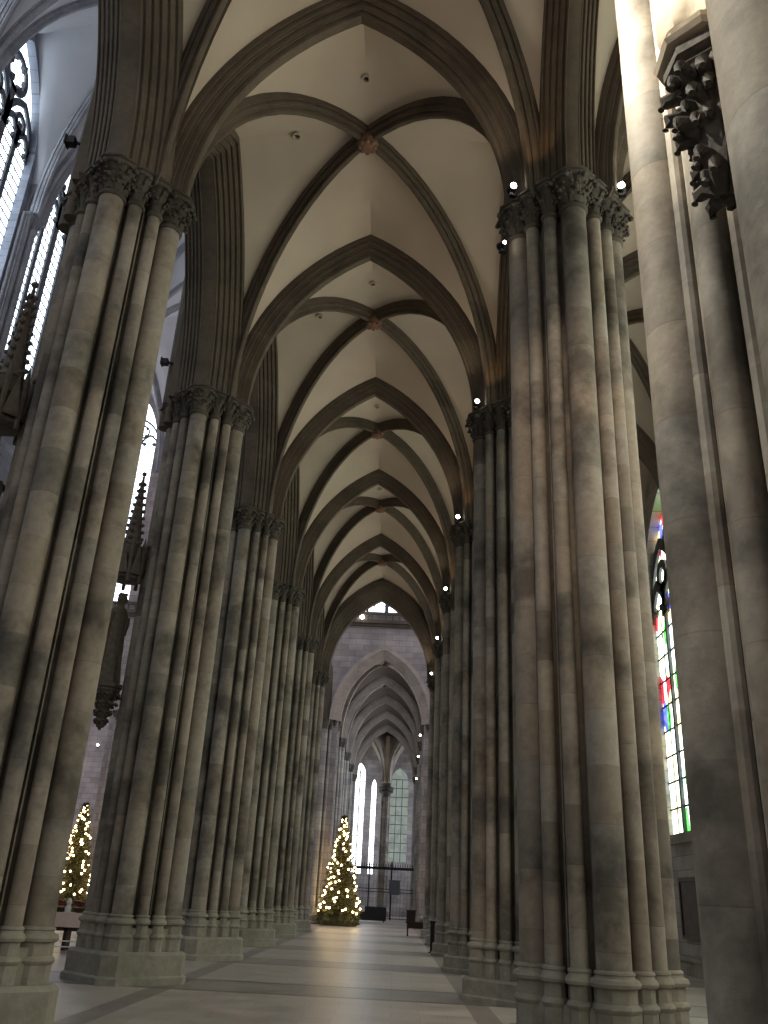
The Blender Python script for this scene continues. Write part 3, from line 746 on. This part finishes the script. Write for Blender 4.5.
def canopy_bm(spire=2.0):
    bm = bmesh.new()
    lathe(bm, [(.30, 0), (.36, .03), (.36, .10), (.32, .12), (.33, .5), (.38, .55), (.38, .6), (.28, .66), (.24, .9), (.26, .93), (.2, 1.0), (.02, .9+spire)], 8, rot=PI/8)
    for i in range(8):
        a = i*PI/4
        c, s = math.cos(a), math.sin(a)
        # gablet
        p = [(.36, -.13, .12), (.36, .13, .12), (.40, 0, .80)]; q = [(.42, -.14, .10), (.42, .14, .10), (.45, 0, .86)]
        vs = [bm.verts.new((c*r-s*t, s*r+c*t, z)) for r, t, z in p+q]
        bm.faces.new(vs[:3]); bm.faces.new(vs[3:])
        for i0, i1 in ((0, 1), (1, 2), (2, 0)): bm.faces.new((vs[i0], vs[i1], vs[i1+3], vs[i0+3]))
        a2 = a+PI/8; x, y = .40*math.cos(a2), .40*math.sin(a2)
        lathe(bm, [(.045, -.1), (.045, .75), (.06, .78), (.005, 1.1)], 6, x, y)
        ball(bm, (.43*c, .43*s, .9), .05, 1)
    for j in range(9):
        z = 1.1 + j*(spire-.3)/9; r = .2*(1-(z-1)/(spire-.1))+.03
        for i in range(4): ball(bm, (r*math.cos(i*PI/2), r*math.sin(i*PI/2), z), .055, 1)
    ball(bm, (0, 0, .9+spire), .07, 1)
    return bm
def figure_bm(H=2.2, seed=1, soft=False):
    """standing robed figure facing -y, feet at z=0, one continuous body"""
    bm = bmesh.new(); n = 36; k = H/2.2; q = random.Random(seed)
    prof = [(0, .30, .24, 1.), (.06, .31, .25, 1.), (.35, .275, .22, 1.), (.8, .25, .20, .8), (1.1, .235, .185, .6), (1.3, .22, .165, .4), (1.5, .25, .165, .25), (1.66, .26, .15, .15),
            (1.78, .22, .13, .05), (1.84, .11, .10, 0), (1.88, .072, .075, 0), (1.93, .075, .085, 0), (1.99, .098, .11, 0), (2.06, .105, .12, 0), (2.13, .098, .112, 0), (2.18, .07, .08, 0), (2.2, .02, .02, 0)]
    rr = []
    for z, rx, ry, f in prof:
        row = []
        for i in range(n):
            a = 2*PI*i/n
            w = 1 + (f*(.13*math.sin(5*a+z*3.2) + .07*math.sin(9*a-z*4)) if soft else f*(.10*math.sin(7*a+z*1.3) + .06*math.sin(11*a-z*2)))
            x, y = rx*w*math.cos(a), ry*w*math.sin(a)
            if z > 1.9 and abs(math.cos(a)) < .15 and math.sin(a) < 0 and 1.97 < z < 2.08: y -= .03   # nose
            if 1.84 < z < 1.97 and math.sin(a) < -.3: y -= .03                                         # beard
            row.append((x*k, y*k - .02*k*math.sin(z*1.6), z*k))
        rr.append(row)
    rings(bm, rr)
    for sd in (-1, 1):   # arms bent in front, hands closed on a book
        sh = Vector((sd*.25, 0, 1.66)); el = Vector((sd*.33, -.06, 1.30)); wr = Vector((sd*.10, -.27, 1.40 + .05*sd))
        tube(bm, [p*k for p in (sh, sh.lerp(el, .5)+Vector((sd*.02, 0, 0)), el, el.lerp(wr, .5), wr)], [.085*k, .085*k, .085*k, .10*k, .075*k], 10)
        for f in range(4): tube(bm, [(wr + Vector((-sd*.02, -.02, -.03+.02*f)))*k, (wr+Vector((-sd*.07, -.05, -.035+.02*f)))*k, (wr+Vector((-sd*.11, -.035, -.035+.02*f)))*k], .011*k, 5)
        tube(bm, [(wr + Vector((0, -.01, .03)))*k, (wr + Vector((-sd*.05, -.03, .07)))*k], .012*k, 5)
    # hem folds falling from the forearms
    for i in range(0 if soft else 9):
        a = -PI/2 + (i-4)*.33
        tube(bm, [(.23*k*math.cos(a), .17*k*math.sin(a), 1.25*k), (.29*k*math.cos(a+.1), .24*k*math.sin(a+.1), .6*k), (.33*k*math.cos(a), .28*k*math.sin(a), .04*k)], [.02*k, .035*k, .045*k], 6)
    return bm
def statue_set(x, y, z, rz, lf, lcon, lcan, mat='statue', cmat='statue'):
    """figure, console and canopy on a pier; z is the top of the console; rz turns the figure (0 = facing -y)"""
    tag(finish('console', console_bm() if mat == 'statue' else big_console_bm(), M[cmat], None, (x, y, z), rz=rz), lcon, 'console')
    t = thing('statue', lf, 'statue', (x, y, z), rz)
    if mat != 'statue': t.location.z += .2; t.scale = (1.0, 1.0, .92)
    finish('body', figure_bm(soft=mat != 'statue'), M[mat], t)
    bm = bmesh.new(); k = 1
    for i in range(26):
        a = i*2.4; zz = 2.0+.2*(i % 7)/7; r = .10*(1 - max(0, zz-2.1)*3)
        if math.sin(a) < -.2 and zz < 2.12: continue
        ball(bm, (r*math.cos(a), r*math.sin(a)+.02, zz), .035, 1)
    finish('hair', bm, M[mat], t)
    bm = bmesh.new(); box(bm, -.1, .1, -.33, -.28, 1.33, 1.58); finish('book', bm, M[mat], t)
    if lcan: tag(finish('canopy', canopy_bm(), M[mat], None, (x, y, z+2.5)), lcan, 'canopy')
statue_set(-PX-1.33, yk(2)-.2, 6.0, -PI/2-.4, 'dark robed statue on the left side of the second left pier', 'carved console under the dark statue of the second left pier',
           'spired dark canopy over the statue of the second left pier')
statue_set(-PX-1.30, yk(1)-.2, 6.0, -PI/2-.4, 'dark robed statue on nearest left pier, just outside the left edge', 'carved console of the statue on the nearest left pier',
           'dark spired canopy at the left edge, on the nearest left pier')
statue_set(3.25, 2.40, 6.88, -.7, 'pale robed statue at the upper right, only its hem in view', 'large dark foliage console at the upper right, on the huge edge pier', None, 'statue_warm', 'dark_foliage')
# pale moulded slab the right-hand statue stands on
bm = bmesh.new(); lathe(bm, [(.20, 0), (.31, .02), (.33, .06), (.29, .10), (.26, .12), (.28, .17), (.24, .2)], 8, rot=PI/8)
tag(finish('statue_plinth', bm, M['statue_warm'], None, (3.23, 2.40, 6.88)), 'pale moulded slab under the hem of the upper right statue', 'plinth')

# ------------------------------------------------------------------ lamps
def flood(loc, rz, label, lit=True, r=.075, group='small spotlights on the capitals'):
    t = thing('spotlight', label, 'spotlight', loc, rz, group)
    bm = bmesh.new(); box(bm, -.06, .06, -.04, .04, 0, .05); tube(bm, [(0, 0, .04), (0, 0, .16)], .015, 6); finish('bracket', bm, M['iron'], t)
    bm = bmesh.new(); rings(bm, [[(q*math.cos(2*PI*i/14), y, .2+q*math.sin(2*PI*i/14)) for i in range(14)] for q, y in ((.05, .12), (.08, .08), (r+.015, -.04), (r+.015, -.06))])
    finish('housing', bm, M['iron'], t)
    if lit:
        bm = bmesh.new(); ball(bm, (0, -.06, .2), r, 2, (1, 1, 1)); finish('lens', bm, M['lamp'], t)
    return t
def spot(loc, target, power, size, color, blend=.8, rad=.12):
    l = bpy.data.lights.new('spot_beam', 'SPOT'); l.energy = power; l.spot_size = math.radians(size); l.spot_blend = blend
    l.color = color; l.shadow_soft_size = rad
    o = bpy.data.objects.new('spot_beam', l); col.objects.link(o); o.location = loc
    o.rotation_euler = (Vector(target)-Vector(loc)).to_track_quat('-Z', 'Y').to_euler(); return o
WARM = (1, .83, .60)
SP = ['spotlight on inner left side of the warm lit right pier capital', 'spotlight on capital of the second right pier', 'spotlight on capital of the third right pier', 'spotlight on capital of the fourth right pier',
      'spotlight on capital of the fifth right pier', 'spotlight on capital of the last right pier']
for k in range(1, 7):
    y = yk(k)-.42
    flood((3.06, y, ZS), .3, SP[k-1], r=.06 if k < 3 else .07)
    spot((2.75, y-.1, ZS+.45), (-.8, y-3.4, 19.5), 100, 150, WARM)
    # lamp that grazes the foot of the diagonal rib
    spot((3.45, yk(k)-1.0, ZS+.15), (3.15, yk(k)-.95, 16), 30, 80, (1, .62, .28), rad=.04)
flood((5.03, yk(1)-.5, ZS), -.3, 'spotlight on the outer right side of the warm lit pier capital', r=.065)
flood((2.9, yk(1)-.2, ZC-.42), .5, 'small lamp just under the inner capital of the warm lit pier', r=.035)
spot((-3.0, 2.6, ZS), (3.15, 3.0, 7.6), 5200, 44, (1, .93, .76), 1.)
spot((-3.0, 2.6, ZS), (3.2, 2.9, 8.8), 19000, 25, (1, .92, .74), 1.)
spot((2.55, 3.5, ZS), (3.9, yk(1)-.6, 7.8), 1300, 40, (1, .78, .58), 1.)
spot((4.95, yk(1)-.6, ZS+.45), (8.5, yk(1)-2.5, 19), 50, 140, WARM)
for (x, y, z), lb in (((2.88, YT-.9, 12.7), 'lamp at the first right choir pier'), ((2.95, YT+BAY-.9, 12.3), 'lamp at the second right choir pier'), ((3.0, YT+2*BAY-.9, 11.5), 'lamp at the third right choir pier')):
    flood((x, y, z-.2), 0, lb + ', tiny bright point in the distance', r=.07)
flood((-1.84, YT-.95, 21.2), 0, 'bright lamp on the gallery above the distant arch', r=.16)
flood((-20.3, YT-1.3, 10.7), 0, 'tiny lamp high above the left fir tree', r=.08)
for k, lb in ((1, 'dark lamp housing above the nearest left capital'), (2, 'dark lamp housing above the second left capital')):
    t = thing('lamp_housing', lb, 'lamp', (-5.35, yk(k)-.25, ZS+1.15), group='unlit lamp housings on the left piers')
    bm = bmesh.new(); box(bm, -.08, .08, -.08, .08, 0, .16); tube(bm, [(.0, 0, .1), (.5, .2, .05)], .03, 6); finish('housing', bm, M['iron'], t)
    bm = bmesh.new(); box(bm, -.11, -.08, -.1, .1, -.02, .19); finish('visor', bm, M['iron'], t)

# ------------------------------------------------------------------ fir trees with lights
def fir(loc, H, rad, label, seed):
    q = random.Random(seed); t = thing('christmas_tree', label, 'tree', loc, group='lit fir trees flanking the crossing')
    bm = bmesh.new(); tube(bm, [(0, 0, .1), (0, 0, H*.95)], [.12, .02], 8); finish('trunk', bm, M['bark'], t)
    bm = bmesh.new(); z0 = .9
    def blade(p, d, l, w):
        d = d.normalized(); s = d.cross(Vector((q.uniform(-1, 1), q.uniform(-1, 1), q.uniform(-1, 1)))).normalized()*w
        e = p + d*l; vs = [bm.verts.new(p-s), bm.verts.new(p+s), bm.verts.new(e)]; bm.faces.new(vs)
    nb = 420
    for i in range(nb):
        f = i/nb; z = z0 + (H-z0)*f; L = rad*(1-f)**.85*q.uniform(.8, 1.08) + .05; a = i*2.399963
        d = Vector((math.cos(a), math.sin(a), -.28 + .5*f)); 
        m = max(3, int(L/.13))
        for j in range(m):
            p = Vector((0, 0, z)) + d*L*(j+.5)/m
            for u in range(7):
                blade(p, d + Vector((q.uniform(-.9, .9), q.uniform(-.9, .9), q.uniform(-.6, .6))), q.uniform(.14, .26), .03)
    finish('foliage', bm, M['needle'], t, smooth=0)
    bm = bmesh.new()
    for i in range(900):
        a = q.uniform(0, 2*PI); r = rad*.93*math.sqrt(q.uniform(.3, 1)); z = q.uniform(.05, .9)
        blade(Vector((r*math.cos(a), r*math.sin(a), z)), Vector((math.cos(a), math.sin(a), q.uniform(-.2, 1))), .26, .06)
    lathe(bm, [(rad*.85, 0), (rad*.92, .3), (rad*.8, .75), (.2, .85)], 16)
    finish('fir_skirt', bm, M['needle'], t, smooth=0)
    me = None
    for i in range(98):
        f = ((i+.5)/98)**1.25*.98; z = 1.05 + (H-1.05)*f; r = rad*(1-f)**.85*q.uniform(.8, 1.06)+.04; a = -PI/2 + q.uniform(-2.1, 2.1)
        if me is None:
            bm2 = bmesh.new(); ball(bm2, (0, 0, 0), .066, 1); me = mk(bm2, 'fairy_light', M['bulb'])
        link('fairy_light', me, t, (r*math.cos(a), r*math.sin(a), z - .28*r*.6 + q.uniform(-.2, .2)*(1-f)))
    return t
fir((-2.2, 61.8, 0), 6.85, 1.42, 'lit fir tree at the end of the aisle, in full view', 3)
fir((-19.85, 60.5, 0), 6.75, 1.42, 'lit fir tree seen through the gap between the two nearest left piers', 5)

# ------------------------------------------------------------------ small furniture
t = thing('flower_table', 'pale pink draped table on a dark stand, between the two nearest left piers', 'table', (-8.1, 26.2, 0))
bm = bmesh.new(); box(bm, -.55, .75, -.3, .3, .60, .98); finish('tablecloth', bm, M['cloth'], t)
bm = bmesh.new()
for x in (-.4, .1, .6): box(bm, x-.05, x+.05, -.2, .2, 0, .6)
box(bm, -.5, .7, -.2, .2, .5, .6); finish('stand', bm, M['wood'], t)
for x, lb in ((-8.35, 'red brown flower arrangement, left one on the pink table'), (-7.75, 'red brown flower arrangement, right one on the pink table')):
    t = thing('flower_bowl', lb, 'flowers', (x, 26.2, .98), group='flower bowls on the pink table')
    bm = bmesh.new(); lathe(bm, [(.1, 0), (.16, .03), (.22, .13), (.2, .13)], 14); finish('bowl', bm, M['wood'], t)
    bm = bmesh.new(); q = random.Random(int(-x*100))
    for i in range(60): ball(bm, (q.gauss(0, .1), q.gauss(0, .1), .18+q.uniform(0, .14)), q.uniform(.03, .06), 1, (1, 1, .5))
    finish('blossoms', bm, M['flower'], t)
bm = bmesh.new(); lathe(bm, [(.09, 0), (.1, .1), (.06, .2), (.085, .27), (.05, .36), (.01, .38)], 12)
tag(finish('white_figurine', bm, M['white'], None, (-8.05, 26.05, .98)), 'small white ornament between the flowers on the pink table', 'ornament')
# low rail below the table
t = thing('low_rail', 'thin pale rail at the foot of the pink table', 'rail', (-8.1, 24.9, 0))
bm = bmesh.new()
for z in (.16, .30): tube(bm, [(-1.2, 0, z), (1.6, 0, z)], .018, 6)
finish('rail', bm, M['white'], t); bm = bmesh.new()
for x in (-1.1, 1.5): tube(bm, [(x, 0, 0), (x, 0, .32)], .02, 6)
finish('post', bm, M['white'], t)

t = thing('black_post', 'slim black upright stand at the foot of the fourth right pier', 'stand', (2.92, 34.9, 0))
bm = bmesh.new(); box(bm, -.08, .08, -.05, .05, .03, 1.02); box(bm, -.10, .10, -.07, .07, 1.02, 1.08); finish('panel', bm, M['black'], t)
bm = bmesh.new(); lathe(bm, [(.15, 0), (.15, .02), (.05, .05)], 16); finish('foot', bm, M['black'], t)

t = thing('side_table', 'small dark wooden table at the far right end of the aisle', 'table', (2.72, 50.3, 0))
bm = bmesh.new(); box(bm, -.62, .6, -.4, .4, .62, .70); box(bm, -.55, .53, -.34, .34, .38, .62); finish('tabletop', bm, M['wood'], t)
for x in (-.5, .48):
    for y in (-.3, .3): bm = bmesh.new(); lathe(bm, [(.03, 0), (.05, .05), (.03, .12), (.045, .38)], 8, x, y); finish('leg', bm, M['wood'], t)
bm = bmesh.new(); box(bm, -.58, -.1, -.2, .2, .70, 1.22); box(bm, -.62, -.06, -.24, .24, 1.22, 1.27); tag(finish('collection_box', bm, M['wood'], None, (2.72, 50.3, 0)), 'dark upright box standing on the small far table', 'box')
bm = bmesh.new(); lathe(bm, [(.08, 0), (.15, .1), (.17, .2), (.1, .3)], 12); tag(finish('pale_bowl', bm, M['white'], None, (3.0, 50.3, .70)), 'pale rounded bowl on the small far table', 'bowl')

# iron gate across the choir aisle
t = thing('iron_gate', 'tall iron grille with heavy top beam closing the distant choir aisle', 'gate', (.15, 84.5, 0))
bm = bmesh.new(); box(bm, -3.2, 3.2, -.08, .08, 4.18, 4.42); finish('top_beam', bm, M['iron'], t)
for x in (-3.1, -1.05, 1.0, 3.1):
    bm = bmesh.new(); box(bm, x-.06, x+.06, -.06, .06, 0, 4.9 if abs(x) < 2 else 4.2); finish('post', bm, M['iron'], t)
bm = bmesh.new()
for i in range(21): x = -3.1+i*6.2/20; tube(bm, [(x, 0, .1), (x, 0, 4.2)], .011, 5)
for i in range(29):
    x = -3.1+i*6.2/28; lathe(bm, [(.02, 4.42), (.05, 4.55), (.004, 4.75)], 5, x, 0)
finish('bars', bm, M['iron'], t)
bm = bmesh.new()
for z in (.12, 2.3, 2.55): box(bm, -3.1, 3.1, -.03, .03, z-.03, z+.03)
finish('rails', bm, M['iron'], t)
bm = bmesh.new(); box(bm, -.5, .5, -.06, .06, 0, 1.15); box(bm, -.56, .56, -.09, .0, 1.15, 1.24)
tag(finish('wall_monument', bm, M['tracery'], None, (1.45, 84.35, 2.1)), 'dark square tablet fixed on the distant iron gate', 'tablet')
t = thing('low_barrier', 'low black barrier on the floor in front of the distant gate', 'barrier', (-.75, 76, 0))
bm = bmesh.new(); box(bm, -1.25, 1.6, -.06, .06, .1, 1.12); finish('panel', bm, M['black'], t)
bm = bmesh.new()
for x in (-1.1, 1.4): box(bm, x-.05, x+.05, -.3, .3, 0, .1)
finish('foot', bm, M['black'], t)
bm = bmesh.new(); box(bm, -.2, .2, -.02, .02, 0, .42); box(bm, -.22, .22, -.03, .03, .42, .45)
tag(finish('white_notice', bm, M['white'], None, (-1.1, 75.9, .72)), 'small white notice on the low black barrier', 'sign')

# ------------------------------------------------------------------ light and camera
w = bpy.data.worlds.new('sky'); bpy.context.scene.world = w; w.use_nodes = True
bg = w.node_tree.nodes['Background']; bg.inputs[0].default_value = (.98, .93, 1, 1); bg.inputs[1].default_value = .75
cd = bpy.data.cameras.new('camera'); cam = bpy.data.objects.new('camera', cd); col.objects.link(cam)
cd.sensor_fit = 'VERTICAL'; cd.sensor_height = 36; cd.lens = 867.3*36/1024; cd.clip_end = 500; cd.clip_start = .05
r = Vector((0.99885893, 0.00984484, 0.04673236)); u = Vector((-0.03867817, -0.40724363, 0.9125002)); f = Vector((-0.02801487, 0.9132665, 0.40639816))
mw = Matrix((r, u, -f)).transposed().to_4x4(); mw.translation = Vector((1.39190147, -1.62193133, 1.7854454)); cam.matrix_world = mw
sc = bpy.context.scene; sc.camera = cam
sc.view_settings.view_transform = 'Standard'; sc.view_settings.look = 'None'; sc.view_settings.gamma = 1; sc.view_settings.use_curve_mapping = False
sc.view_settings.exposure = 0
